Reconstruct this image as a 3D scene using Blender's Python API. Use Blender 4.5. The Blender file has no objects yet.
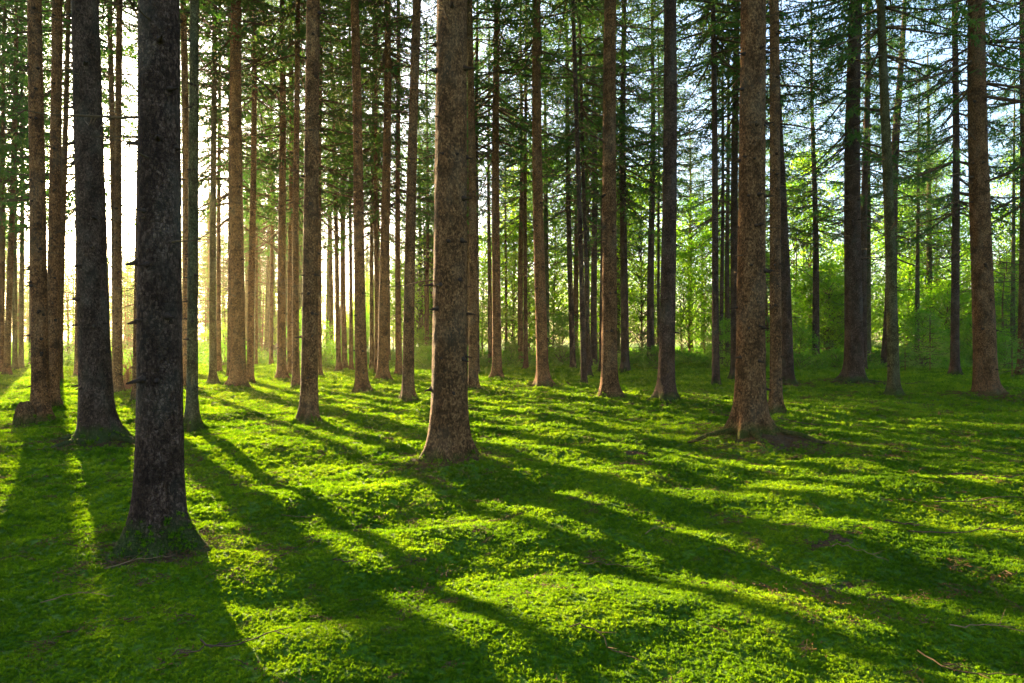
import bpy, math, numpy as np
from mathutils import Vector

# ------------------------------------------------------------------ basics
S = bpy.context.scene
COL = S.collection
PI = math.pi
rng = np.random.default_rng(11)
F, CX, CY, CAMH = 640.0, 512.0, 341.5, 1.4
SUN_AZ = math.atan2(60 - CX, F)                      # left of straight ahead
SUN_EL = math.radians(11.6)
SUND = np.array([math.sin(SUN_AZ) * math.cos(SUN_EL), math.cos(SUN_AZ) * math.cos(SUN_EL), math.sin(SUN_EL)])


def perlin(x, y, seed=0):
    x = np.asarray(x, float); y = np.asarray(y, float)
    xi = np.floor(x).astype(np.int64); yi = np.floor(y).astype(np.int64)
    xf = x - xi; yf = y - yi

    def grad(ix, iy, dx, dy):
        h = (ix * 374761393 + iy * 668265263 + seed * 974634777) & 0xFFFFFFFF
        h = ((h ^ (h >> 13)) * 1274126177) & 0xFFFFFFFF
        a = (h ^ (h >> 16)) / 4294967296.0 * 2 * PI
        return np.cos(a) * dx + np.sin(a) * dy
    u = xf * xf * xf * (xf * (xf * 6 - 15) + 10); v = yf * yf * yf * (yf * (yf * 6 - 15) + 10)
    a = grad(xi, yi, xf, yf); b = grad(xi + 1, yi, xf - 1, yf)
    c = grad(xi, yi + 1, xf, yf - 1); d = grad(xi + 1, yi + 1, xf - 1, yf - 1)
    return (a + (b - a) * u) * (1 - v) + (c + (d - c) * u) * v


MOUNDS = []          # (x, y, radius, height)
LITTER = []          # (x, y, radius)


def low(x, y):
    r = np.hypot(x, y)
    z = 0.16 * perlin(x / 7.0 + 3.3, y / 7.0 + 1.7, 1) + 0.10 * perlin(x / 3.1, y / 3.1, 2)
    z = z * np.clip((r - 1.0) / 6.0, 0.15, 1.0)
    z = z + 0.9 * perlin(x / 60.0 + .4, y / 60.0 + .2, 3) * np.clip((r - 30) / 60.0, 0, 1)
    z = z + np.clip((r - 45) / 100.0, 0, 3) * 0.4
    return z


LOW0 = float(low(np.array(0.0), np.array(0.0)))


def ground(x, y, fine=True):
    x = np.asarray(x, float); y = np.asarray(y, float)
    z = low(x, y) - LOW0
    for mx, my, mr, mh in MOUNDS:
        z = z + mh * np.exp(-((x - mx) ** 2 + (y - my) ** 2) / (mr * mr))
    if fine:
        near = np.clip(1.6 - np.hypot(x, y) / 28.0, 0, 1)
        z = z + near * (0.135 * perlin(x / 1.5, y / 0.9, 4) + 0.040 * perlin(x / 0.52, y / 0.38, 5) + 0.024 * perlin(x / 0.2, y / 0.17, 6))
    return z


def litter(x, y):
    m = np.zeros_like(x)
    for lx, ly, lr in LITTER:
        m = np.maximum(m, 1.15 * np.exp(-((x - lx) ** 2 + (y - ly) ** 2) / (lr * lr)))
    m = m + 0.5 * perlin(x / 0.3, y / 0.25, 8) * (m > 0.15)
    n = perlin(x / 1.3 + 9, y / 0.8, 7) + 0.7 * perlin(x / 0.35, y / 0.25, 9)
    m = np.maximum(m, np.clip((n - 0.56) * 4.0, 0, 1))
    return np.clip(m, 0, 1)


def at(px, py):
    """point of the forest floor seen at a pixel of the photograph"""
    dx, dz = (px - CX) / F, (CY - py) / F
    d = np.arange(1.5, 110, 0.01)
    zz = CAMH + dz * d
    g = ground(dx * d, d, False)
    k = np.argmax(zz <= g)
    if zz[k] > g[k]:
        k = len(d) - 1
    return float(dx * d[k]), float(d[k]), float(g[k])


def mesh(name, V, faces, mats, midx=None, smooth=False):
    """faces: list of int arrays (n,3) or (n,4)"""
    me = bpy.data.meshes.new(name)
    V = np.asarray(V, np.float32)
    me.vertices.add(len(V)); me.vertices.foreach_set('co', V.ravel())
    tot = sum(len(f) for f in faces)
    if tot:
        loops = np.concatenate([np.asarray(f, np.int32).ravel() for f in faces])
        cnt = np.concatenate([np.full(len(f), f.shape[1], np.int32) for f in faces])
        st = np.concatenate([[0], np.cumsum(cnt)[:-1]]).astype(np.int32)
        me.loops.add(len(loops)); me.loops.foreach_set('vertex_index', loops)
        me.polygons.add(tot); me.polygons.foreach_set('loop_start', st); me.polygons.foreach_set('loop_total', cnt)
        if midx is not None:
            me.polygons.foreach_set('material_index', np.asarray(midx, np.int32))
        if smooth is True:
            me.polygons.foreach_set('use_smooth', np.ones(tot, bool))
        elif smooth is not False:
            me.polygons.foreach_set('use_smooth', smooth)
    for m in mats:
        me.materials.append(m)
    me.update(calc_edges=True)
    return me


def obj(name, me, parent=None, loc=(0, 0, 0), rot=(0, 0, 0), scale=(1, 1, 1)):
    o = bpy.data.objects.new(name, me); COL.objects.link(o)
    o.location = loc; o.rotation_euler = rot; o.scale = scale
    if parent is not None:
        o.parent = parent
    return o


def tag(o, label=None, cat=None, group=None, kind=None):
    for k, v in (('label', label), ('category', cat), ('group', group), ('kind', kind)):
        if v:
            o[k] = v
    return o


def thing(name, label, cat, loc, rz=0, group=None):
    o = obj(name, None, None, loc, (0, 0, rz))
    o.empty_display_size = 0.2
    return tag(o, label, cat, group)


def tube(P, R, n=6):
    """tapered tube along points, closed tip; returns V, quads"""
    P = np.asarray(P, float); R = np.asarray(R, float)
    T = np.gradient(P, axis=0); T /= np.linalg.norm(T, axis=1)[:, None] + 1e-9
    up = np.array([0.13, 0.21, 1.0]) if abs(T[0, 2]) < 0.9 else np.array([1.0, 0.2, 0.1])
    A = np.cross(T, up); A /= np.linalg.norm(A, axis=1)[:, None]
    B = np.cross(T, A)
    a = np.arange(n) / n * 2 * PI
    V = P[:, None, :] + R[:, None, None] * (np.cos(a)[None, :, None] * A[:, None, :] + np.sin(a)[None, :, None] * B[:, None, :])
    k = len(P)
    i = np.arange(k - 1)[:, None] * n; j = np.arange(n)[None, :]; j2 = (j + 1) % n
    Q = np.stack([i + j, i + j2, i + n + j2, i + n + j], -1).reshape(-1, 4)
    return V.reshape(-1, 3), Q


class Bag:
    """collects geometry of one mesh"""
    def __init__(s):
        s.V, s.Q, s.M, s.n, s.sm = [], [], [], 0, []

    def add(s, V, Q, m=0, smooth=False):
        s.V.append(V); s.Q.append(Q + s.n); s.n += len(V); s.M.append(np.full(len(Q), m)); s.sm.append(np.full(len(Q), smooth))

    def tube(s, P, R, n=5, m=0):
        V, Q = tube(P, R, n); s.add(V, Q, m, True)

    def leaves(s, P, D, N, L, W, m=0):
        """diamond leaves: base P, unit direction D, width axis N, length L, width W"""
        L = np.broadcast_to(np.asarray(L, float), (len(P),))[:, None]; W = np.broadcast_to(np.asarray(W, float), (len(P),))[:, None]
        bend = np.cross(D, N)
        mid = P + D * L * 0.45 + bend * L * 0.08
        V = np.stack([P, mid + N * W * 0.5, P + D * L, mid - N * W * 0.5], 1).reshape(-1, 3)
        Q = np.arange(len(P) * 4).reshape(-1, 4)
        s.add(V, Q, m)

    def mesh(s, name, mats):
        return mesh(name, np.concatenate(s.V), [np.concatenate(s.Q)], mats, np.concatenate(s.M), np.concatenate(s.sm))


def unit(v):
    return v / (np.linalg.norm(v, axis=-1, keepdims=True) + 1e-9)


def perp(D, r):
    return unit(np.cross(D, r.normal(size=D.shape)))


# ------------------------------------------------------------------ materials
class NT:
    def __init__(s, name):
        s.m = bpy.data.materials.new(name); s.m.use_nodes = True
        s.t = s.m.node_tree; s.t.nodes.clear()
        s.out = s.n('ShaderNodeOutputMaterial')

    def n(s, kind, **kw):
        nd = s.t.nodes.new(kind)
        for k, v in kw.items():
            if hasattr(nd, k):
                setattr(nd, k, v)
            else:
                nd.inputs[k.replace('_', ' ')].default_value = v
        return nd

    def l(s, a, b):
        s.t.links.new(a, b)

    def noise(s, vec, scale, detail=3, rough=0.55):
        nd = s.n('ShaderNodeTexNoise'); nd.inputs['Scale'].default_value = scale
        nd.inputs['Detail'].default_value = detail; nd.inputs['Roughness'].default_value = rough
        if vec is not None:
            s.l(vec, nd.inputs['Vector'])
        return nd.outputs['Fac']

    def ramp(s, fac, stops, interp='LINEAR'):
        nd = s.n('ShaderNodeValToRGB'); cr = nd.color_ramp; cr.interpolation = interp
        while len(cr.elements) < len(stops):
            cr.elements.new(0.5)
        for e, (p, c) in zip(cr.elements, stops):
            e.position = p
            e.color = (c, c, c, 1) if isinstance(c, (int, float)) else (*c, 1)
        s.l(fac, nd.inputs['Fac'])
        return nd.outputs['Color']

    def mix(s, fac, a, b, blend='MIX'):
        nd = s.n('ShaderNodeMix', data_type='RGBA', blend_type=blend)
        for v, k in ((fac, 0), (a, 6), (b, 7)):
            if isinstance(v, (int, float)):
                nd.inputs[k].default_value = v
            elif isinstance(v, tuple):
                nd.inputs[k].default_value = (*v, 1)
            else:
                s.l(v, nd.inputs[k])
        return nd.outputs[2]

    def math(s, op, a, b=0.0, clamp=False):
        nd = s.n('ShaderNodeMath', operation=op, use_clamp=clamp)
        for v, k in ((a, 0), (b, 1)):
            if isinstance(v, (int, float)):
                nd.inputs[k].default_value = v
            else:
                s.l(v, nd.inputs[k])
        return nd.outputs[0]


def leaf_material(name, stops, patch_scale, trans=0.5, rnd=0.35, tint=(1.0, 1.25, 0.55)):
    t = NT(name)
    geo = t.n('ShaderNodeNewGeometry'); info = t.n('ShaderNodeObjectInfo')
    f = t.noise(geo.outputs['Position'], patch_scale, 3)
    isl = geo.outputs['Random Per Island']
    a = t.math('ADD', f, t.math('MULTIPLY', t.math('SUBTRACT', isl, 0.5), rnd))
    a = t.math('ADD', a, t.math('MULTIPLY', t.math('SUBTRACT', info.outputs['Random'], 0.5), rnd))
    col = t.ramp(a, stops)
    dif = t.n('ShaderNodeBsdfPrincipled'); dif.inputs['Roughness'].default_value = 0.55
    dif.inputs['Specular IOR Level'].default_value = 0.06
    t.l(col, dif.inputs['Base Color'])
    tr = t.n('ShaderNodeBsdfTranslucent'); t.l(t.mix(1.0, col, tint, 'MULTIPLY'), tr.inputs['Color'])
    mx = t.n('ShaderNodeMixShader'); mx.inputs[0].default_value = trans
    t.l(dif.outputs[0], mx.inputs[1]); t.l(tr.outputs[0], mx.inputs[2])
    t.l(mx.outputs[0], t.out.inputs['Surface'])
    return t.m


M_MOSS = leaf_material('moss', [(0.22, (0.036, 0.098, 0.003)), (0.5, (0.092, 0.195, 0.005)), (0.78, (0.19, 0.29, 0.010))], 0.9, 0.5, 0.30, (1.5, 1.35, 0.4))
M_NEEDLE = leaf_material('spruce_needles', [(0.25, (0.036, 0.085, 0.022)), (0.55, (0.062, 0.125, 0.026)), (0.8, (0.11, 0.165, 0.028))], 0.35, 0.5, 0.35)
M_LEAF = leaf_material('broad_leaves', [(0.25, (0.10, 0.22, 0.014)), (0.5, (0.17, 0.31, 0.02)), (0.8, (0.27, 0.38, 0.03))], 0.3, 0.7, 0.35, (1.35, 1.5, 0.4))
M_UNDER = leaf_material('undergrowth_leaves', [(0.25, (0.08, 0.19, 0.012)), (0.5, (0.13, 0.26, 0.018)), (0.8, (0.22, 0.32, 0.03))], 0.5, 0.58, 0.35, (1.15, 1.4, 0.45))
M_YOUNG = leaf_material('young_needles', [(0.25, (0.09, 0.17, 0.03)), (0.5, (0.14, 0.23, 0.04)), (0.8, (0.22, 0.28, 0.05))], 0.8, 0.45, 0.3)


def bark_material(name, dark, mid, light, moss_h=0.16, lichen=0.12):
    t = NT(name)
    tc = t.n('ShaderNodeTexCoord'); info = t.n('ShaderNodeObjectInfo')
    off = t.n('ShaderNodeVectorMath', operation='ADD')
    comb = t.n('ShaderNodeCombineXYZ')
    t.l(t.math('MULTIPLY', info.outputs['Random'], 37.0), comb.inputs[2])
    t.l(tc.outputs['Object'], off.inputs[0]); t.l(comb.outputs[0], off.inputs[1])
    P = off.outputs[0]

    def mp(sx, sy, sz):
        m = t.n('ShaderNodeMapping'); m.inputs['Scale'].default_value = (sx, sy, sz); t.l(P, m.inputs['Vector']); return m.outputs[0]
    # flakes, warped so the cells are ragged
    warp = t.n('ShaderNodeTexNoise'); warp.inputs['Scale'].default_value = 22; warp.inputs['Detail'].default_value = 3; t.l(P, warp.inputs['Vector'])
    wv = t.n('ShaderNodeVectorMath', operation='SCALE'); wv.inputs['Scale'].default_value = 0.05; t.l(warp.outputs['Color'], wv.inputs[0])
    wp = t.n('ShaderNodeVectorMath', operation='ADD'); t.l(P, wp.inputs[0]); t.l(wv.outputs[0], wp.inputs[1])
    m2 = t.n('ShaderNodeMapping'); m2.inputs['Scale'].default_value = (1, 1, 0.62); t.l(wp.outputs[0], m2.inputs['Vector'])
    vo = t.n('ShaderNodeTexVoronoi', feature='F1'); vo.inputs['Scale'].default_value = 62; t.l(m2.outputs[0], vo.inputs['Vector'])
    vd = t.n('ShaderNodeTexVoronoi', feature='DISTANCE_TO_EDGE'); vd.inputs['Scale'].default_value = 62; t.l(m2.outputs[0], vd.inputs['Vector'])
    fine = t.noise(mp(1, 1, 0.7), 130, 3, 0.7)
    big = t.noise(mp(1, 1, 0.5), 3.2, 4, 0.6)
    rings = t.noise(mp(0.9, 0.9, 1.0), 5.0, 4, 0.6)          # dark bands at the old branch whorls
    sepc = t.n('ShaderNodeSeparateColor'); t.l(vo.outputs['Color'], sepc.inputs[0])
    h = t.math('ADD', t.math('MULTIPLY', sepc.outputs[0], 0.45), t.math('MULTIPLY', fine, 0.55))
    h = t.math('ADD', h, t.math('MULTIPLY', t.math('SUBTRACT', t.noise(mp(1, 1, 0.4), 6.5, 5, 0.65), 0.5), 0.9))
    col = t.ramp(h, [(0.28, dark), (0.5, mid), (0.80, light)])
    sp = t.noise(mp(1, 1, 0.45), 55, 4, 0.75)
    col = t.mix(t.ramp(sp, [(0.40, 0.7), (0.55, 0.0)]), col, tuple(c * 0.4 for c in dark))
    col = t.mix(t.ramp(vd.outputs['Distance'], [(0.0, 0.6), (0.10, 0.0)]), col, tuple(c * 0.35 for c in dark))
    col = t.mix(t.ramp(rings, [(0.50, 0.0), (0.66, 0.7)]), col, tuple(c * 0.45 for c in dark))
    col = t.mix(t.math('MULTIPLY', t.ramp(big, [(0.5, 0.0), (0.72, 1.0)]), lichen), col, (0.20, 0.21, 0.15))
    # moss climbing the foot
    sep = t.n('ShaderNodeSeparateXYZ'); t.l(tc.outputs['Object'], sep.inputs[0])
    mh = t.math('SUBTRACT', t.math('MULTIPLY', t.noise(mp(1, 1, 0.45), 7.0, 4, 0.6), 2.0 * moss_h), sep.outputs[2])
    mossf = t.ramp(t.math('MULTIPLY', t.math('ADD', mh, 0.0), 8.0), [(0.0, 0.0), (1.0, 1.0)])
    mcol = t.ramp(t.noise(P, 60, 3), [(0.3, (0.015, 0.038, 0.004)), (0.7, (0.045, 0.085, 0.006))])
    col = t.mix(t.math('MULTIPLY', mossf, 0.6), col, mcol)
    bs = t.n('ShaderNodeBsdfPrincipled'); bs.inputs['Roughness'].default_value = 0.92; bs.inputs['Specular IOR Level'].default_value = 0.05
    t.l(col, bs.inputs['Base Color'])
    bh = t.math('ADD', t.math('MULTIPLY', t.ramp(vd.outputs['Distance'], [(0, 0), (0.16, 1)]), 0.7), t.math('MULTIPLY', fine, 0.6))
    bh = t.math('ADD', bh, t.math('MULTIPLY', t.noise(mp(1, 1, 0.6), 28, 3), 0.9))
    bp = t.n('ShaderNodeBump'); bp.inputs['Strength'].default_value = 0.9; bp.inputs['Distance'].default_value = 0.012
    t.l(bh, bp.inputs['Height']); t.l(bp.outputs[0], bs.inputs['Normal'])
    t.l(bs.outputs[0], t.out.inputs['Surface'])
    return t.m


M_BARK = bark_material('spruce_bark', (0.060, 0.028, 0.012), (0.185, 0.086, 0.032), (0.31, 0.165, 0.07))
M_BARKR = bark_material('reddish_bark', (0.085, 0.040, 0.020), (0.27, 0.112, 0.036), (0.42, 0.20, 0.08))  # reddish stems; on the golden left pair it paints in the backlight
M_BARKD = bark_material('dark_bark', (0.035, 0.020, 0.013), (0.085, 0.047, 0.030), (0.15, 0.09, 0.062), 0.22, 0.15)
M_GREENBARK = bark_material('algae_bark', (0.045, 0.036, 0.013), (0.10, 0.088, 0.032), (0.17, 0.155, 0.065), 0.2, 0.2)


def simple_wood(name, a, b, scale=18):
    t = NT(name)
    tc = t.n('ShaderNodeTexCoord')
    col = t.ramp(t.noise(tc.outputs['Object'], scale, 4, 0.65), [(0.3, a), (0.7, b)])
    bs = t.n('ShaderNodeBsdfPrincipled'); bs.inputs['Roughness'].default_value = 0.9; bs.inputs['Specular IOR Level'].default_value = 0.06
    t.l(col, bs.inputs['Base Color']); t.l(bs.outputs[0], t.out.inputs['Surface'])
    return t.m


M_TWIG = simple_wood('dead_twig', (0.045, 0.026, 0.013), (0.12, 0.074, 0.040))
M_PALETWIG = simple_wood('pale_twig', (0.12, 0.068, 0.030), (0.26, 0.16, 0.08))
M_DRY = simple_wood('dry_needles', (0.06, 0.026, 0.008), (0.17, 0.085, 0.028), 30)
M_STUB = simple_wood('old_knot', (0.018, 0.011, 0.008), (0.055, 0.034, 0.022), 40)
M_BRUSH = simple_wood('brush', (0.12, 0.05, 0.025), (0.30, 0.15, 0.08))


def floor_material():
    t = NT('moss_floor')
    geo = t.n('ShaderNodeNewGeometry'); P = geo.outputs['Position']
    at_ = t.n('ShaderNodeAttribute', attribute_name='litter')
    n1 = t.noise(P, 0.9, 4); n2 = t.noise(P, 38, 4, 0.7); n3 = t.noise(P, 9, 4, 0.65)
    mcol = t.ramp(n1, [(0.25, (0.045, 0.11, 0.008)), (0.5, (0.085, 0.185, 0.010)), (0.75, (0.16, 0.26, 0.015))])
    mcol = t.mix(t.ramp(n2, [(0.35, 0.75), (0.6, 0.0)]), mcol, (0.03, 0.07, 0.006))
    lcol = t.ramp(n2, [(0.3, (0.030, 0.017, 0.007)), (0.55, (0.095, 0.054, 0.022)), (0.75, (0.20, 0.12, 0.052))])
    lf = t.math('ADD', at_.outputs['Fac'], t.math('MULTIPLY', t.math('SUBTRACT', n3, 0.5), 0.8))
    col = t.mix(t.ramp(lf, [(0.35, 0.0), (0.6, 1.0)]), mcol, lcol)
    bs = t.n('ShaderNodeBsdfPrincipled'); bs.inputs['Roughness'].default_value = 0.9; bs.inputs['Specular IOR Level'].default_value = 0.1
    t.l(col, bs.inputs['Base Color'])
    bp = t.n('ShaderNodeBump'); bp.inputs['Strength'].default_value = 1.0; bp.inputs['Distance'].default_value = 0.05
    t.l(t.math('ADD', n2, t.math('MULTIPLY', n3, 2.0)), bp.inputs['Height']); t.l(bp.outputs[0], bs.inputs['Normal'])
    t.l(bs.outputs[0], t.out.inputs['Surface'])
    return t.m


M_FLOOR = floor_material()


# ------------------------------------------------------------------ prototypes of tree parts
def spruce_crown(seed, L=15.0, R=2.7, gap=0.42, low_bare=3, needles=M_NEEDLE, dens=1.0, droop=0.35, name='crown', el=0.12, wood=M_TWIG):
    """branch whorls with hanging twigs and needle sprays, z=0 is the lowest branch"""
    r = np.random.default_rng(seed); b = Bag()
    z = 0.0; k = 0
    LP, LD, LN, LL, LW = [], [], [], [], []
    while z < L - 0.1:
        t = z / L
        for q in range(r.integers(3, 6)):
            az = r.uniform(0, 2 * PI); ln = R * (1 - t) ** 0.8 * r.uniform(0.6, 1.15) * (0.65 + 0.35 * min(1, t * 6 + .3)) + 0.12
            h = np.array([math.cos(az), math.sin(az), 0]); s = np.array([-math.sin(az), math.cos(az), 0])
            a = (-0.35 + 0.9 * t) + r.normal() * 0.12
            u = np.linspace(0, 1, 6)
            P = h[None] * (ln * u)[:, None] + s[None] * (r.normal() * 0.12 * ln * u ** 2)[:, None]
            P[:, 2] = z + ln * (a * u - 0.32 * (1 - t) * u ** 2 + 0.34 * u ** 3)
            rad = (0.006 + 0.011 * ln) * (1 - u * 0.8)
            b.tube(P, rad, 4, 0)
            bare = k < low_bare and r.random() < 0.75
            n = int(ln * 9 * dens * (0.25 if bare else 1)) + 2
            tt = r.uniform(0.18, 1.0, n); side = np.where(r.random(n) < .5, 1.0, -1.0)
            p0 = np.stack([np.interp(tt, u, P[:, c]) for c in range(3)], 1)
            tw = unit(h[None] * 0.75 + s[None] * (side * r.uniform(.35, 1.0, n))[:, None] + np.array([0, 0, -1.0])[None] * (droop * r.uniform(0.2, 2.2, n))[:, None])
            tl = (0.18 + 0.5 * r.random(n)) * (1.05 - 0.5 * tt) * min(1.0, 0.45 + ln / 3)
            if bare:
                for i in range(n):
                    b.tube(np.stack([p0[i], p0[i] + tw[i] * tl[i] * .6, p0[i] + tw[i] * tl[i] + np.array([0, 0, -.05])]), np.array([.005, .0035, .001]), 3, 0)
                continue
            for i in range(n):
                m = max(3, int(tl[i] / el * 2.6))
                f = r.uniform(0.0, 1.0, m)
                pp = p0[i][None] + tw[i][None] * (tl[i] * f)[:, None]
                pp[:, 2] -= 0.25 * tl[i] * f ** 2
                d = unit(tw[i][None] * 0.9 + r.normal(size=(m, 3)) * 0.55)
                LP.append(pp); LD.append(d); LN.append(perp(d, r)); LL.append(el * r.uniform(.7, 1.3, m)); LW.append(el * .3 * r.uniform(.7, 1.3, m))
        z += gap * r.uniform(0.6, 1.4) * (1 - 0.45 * t); k += 1
    b.tube(np.array([[0, 0, L - 1.2], [0, 0, L - 0.3], [0, 0, L + .25]]), np.array([.03, .015, .004]), 5, 0)
    b.leaves(np.concatenate(LP), np.concatenate(LD), np.concatenate(LN), np.concatenate(LL), np.concatenate(LW), 1)
    return b.mesh(name, [wood, needles])


CROWNS = [spruce_crown(100 + i, L=14 + i % 3, R=2.6 + 0.25 * (i % 4), low_bare=2 + i % 3, gap=0.36 + 0.04 * (i % 3), dens=1.25) for i in range(6)]


def leafy_crown(seed, Ht, R, nclump, nleaf, leaf=0.10, mat=M_LEAF, name='crown', z0=0.15):
    r = np.random.default_rng(seed); b = Bag()
    LP, LD, LN, LL, LW = [], [], [], [], []
    for c in range(nclump):
        t = r.random() ** 0.9
        z = Ht * (z0 + (1 - z0) * t)
        rr = R * math.sin(PI * min(1, 0.22 + 0.75 * t)) ** 0.8 * math.sqrt(r.random())
        az = r.uniform(0, 2 * PI)
        cpt = np.array([rr * math.cos(az), rr * math.sin(az), z])
        base = np.array([0, 0, max(0.1, z - 0.55 * rr - 0.3)])
        midp = (base + cpt) / 2 + r.normal(size=3) * 0.15 * rr
        b.tube(np.stack([base, midp, cpt]), np.array([0.02 + .006 * rr, 0.013, 0.004]), 4, 0)
        n = int(nleaf * r.uniform(.4, 1.5))
        sz = np.array([0.55, 0.55, 0.28]) * r.uniform(.6, 1.25) * (0.35 + 0.12 * R)
        p = cpt[None] + r.normal(size=(n, 3)) * sz[None]
        d = unit(unit(p - cpt[None]) * 0.8 + r.normal(size=(n, 3)) * .6 + np.array([0, 0, -.25]))
        nn = unit(np.cross(d, np.array([0, 0, 1.0])[None]) + r.normal(size=(n, 3)) * .35)
        LP.append(p); LD.append(d); LN.append(nn); LL.append(leaf * r.uniform(.6, 1.3, n)); LW.append(leaf * .62 * r.uniform(.7, 1.2, n))
    b.leaves(np.concatenate(LP), np.concatenate(LD), np.concatenate(LN), np.concatenate(LL), np.concatenate(LW), 1)
    return b.mesh(name, [M_TWIG, mat])


LEAFY = [leafy_crown(300 + i, h, rad, int(nc * 1.25), 50, leaf=0.18) for i, (h, rad, nc) in enumerate([(9.0, 2.7, 85), (11.5, 3.0, 105), (7.0, 2.4, 75), (5.0, 2.2, 60), (12.5, 3.3, 120)])]
LEAFY_H = [9.0, 11.5, 7.0, 5.0, 12.5]
BUSH = [leafy_crown(350 + i, h, rad, nc, 110, leaf=0.11, mat=M_UNDER, z0=0.05) for i, (h, rad, nc) in enumerate([(2.4, 1.3, 34), (3.2, 1.4, 42), (1.8, 1.2, 28)])]
YOUNG = [spruce_crown(400 + i, L=h, R=rad, gap=0.24, low_bare=0, needles=M_YOUNG, dens=1.2, droop=0.1, el=0.09) for i, (h, rad) in enumerate([(2.4, 0.95), (3.2, 1.1), (1.6, .7)])]
MIDSPRUCE = [spruce_crown(430 + i, L=h, R=rad, gap=0.34, low_bare=0, needles=M_NEEDLE, dens=1.0, el=0.13) for i, (h, rad) in enumerate([(9.5, 1.9), (12.0, 2.2), (7.0, 1.6)])]


def dead_branch(seed, ln, mat):
    r = np.random.default_rng(seed); b = Bag()
    u = np.linspace(0, 1, 7)
    P = np.stack([ln * u, r.normal() * .10 * ln * u ** 2, ln * (r.uniform(-.25, .25) * u - r.uniform(0.0, .28) * u ** 2 + r.uniform(0, .2) * u ** 3)], 1)
    P[1:-1] += r.normal(size=(5, 3)) * 0.012 * ln
    b.tube(P, (0.006 + 0.006 * ln) * (1 - .82 * u), 5)
    for i in range(int(2 + ln * 4)):
        t = r.uniform(.25, .95); p0 = np.array([np.interp(t, u, P[:, c]) for c in range(3)])
        d = unit(np.array([0.8, (1 if r.random() < .5 else -1) * r.uniform(.4, 1), r.uniform(-.7, .35)]))
        tl = ln * r.uniform(.12, .38) * (1.1 - t * .6)
        b.tube(np.stack([p0, p0 + d * tl * .5 + r.normal(size=3) * .02, p0 + d * tl + np.array([0, 0, -.12 * tl])]), np.array([.0055, .004, .0015]), 3)
    return b.mesh('dead_branch', [mat])


DEAD = [dead_branch(500 + i, l, M_TWIG) for i, l in enumerate([0.35, 0.6, 0.9, 1.25, 1.7, 2.2])]
DEADP = [dead_branch(520 + i, l, M_PALETWIG) for i, l in enumerate([0.45, 0.8])]


def stub(seed):
    r = np.random.default_rng(seed); b = Bag()
    ln = r.uniform(.05, .13)
    u = np.linspace(0, 1, 5)
    P = np.stack([ln * (u * 1.35 - .35), r.normal() * .01 * u, r.uniform(-.03, .02) * u], 1)
    b.tube(P, np.array([.034, .030, .015, .011, .006]), 8)
    return b.mesh('branch_stub', [M_STUB])


STUBS = [stub(540 + i) for i in range(4)]


def trunk_mesh(seed, rad, Ht, lean, ns, nz, mat, flare=0.7, lobes=5, bend=0.0):
    """one continuous tapering stem with root flare; lean = sideways drift per metre of height"""
    r = np.random.default_rng(seed)
    u = np.linspace(0, 1, nz)
    z = -0.35 + (Ht + 0.35) * (0.35 * u + 0.65 * u ** 2.2)
    th = np.arange(ns) / ns * 2 * PI
    Z, T = np.meshgrid(z, th, indexing='ij')
    zz = np.maximum(Z, 0)
    R = rad * (1 - 0.80 * (zz / Ht) ** 1.15)
    lob = np.zeros_like(T)
    for k in range(lobes):
        a0 = 2 * PI * (k + r.uniform(-.3, .3)) / lobes; w = r.uniform(.22, .42); am = r.uniform(.5, 1.4)
        d = np.angle(np.exp(1j * (T - a0)))
        lob += am * np.exp(-(d / w) ** 2)
    fl = flare * (0.16 * np.exp(-np.maximum(Z, -.1) / (0.55 + rad * 1.2)) + (0.30 + lob * 1.05) * np.exp(-np.maximum(Z, -.2) / (0.13 + .25 * rad)))
    R = R * (1 + fl)
    R = R * (1 + 0.035 * perlin(T * 1.2 + seed, Z * 1.7, 20) + 0.03 * np.sin(T * 2 + r.uniform(0, 6)) + 0.035 * perlin(np.cos(T) * 3, Z * 7 + np.sin(T) * 3, 21))
    ph = r.uniform(0, 6)
    X = lean[0] * zz + bend * np.sin(zz * 0.35 + ph) - bend * math.sin(ph) + R * np.cos(T)
    Y = lean[1] * zz + R * np.sin(T)
    V = np.stack([X, Y, Z], -1).reshape(-1, 3)
    i = np.arange(nz - 1)[:, None] * ns; j = np.arange(ns)[None]; j2 = (j + 1) % ns
    Q = np.stack([i + j, i + j2, i + ns + j2, i + ns + j], -1).reshape(-1, 4)
    V = np.concatenate([V, [[lean[0] * Ht + bend * (math.sin(Ht * .35 + ph) - math.sin(ph)), lean[1] * Ht, Ht + .2]]])
    top = (nz - 1) * ns
    T3 = np.stack([top + np.arange(ns), top + (np.arange(ns) + 1) % ns, np.full(ns, len(V) - 1)], 1)
    return mesh('trunk', V, [Q, T3], [mat], None, True), (lambda h: (lean[0] * h + bend * (math.sin(h * .35 + ph) - math.sin(ph)), lean[1] * h)), (lambda h: rad * (1 - 0.80 * (h / Ht) ** 1.15))


def root_mesh(seed, ln, r0, mat):
    r = np.random.default_rng(seed); b = Bag()
    u = np.linspace(0, 1, 9)
    P = np.stack([ln * u, 0.22 * ln * r.normal() * u ** 2 + .03 * r.normal(size=9), r0 * (0.5 - 0.9 * u) - 0.12 * u ** 2], 1)
    b.tube(P, r0 * (1.0 - .72 * u) * (1 + .22 * r.normal(size=9)), 8)
    return b.mesh('root', [mat])


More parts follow.
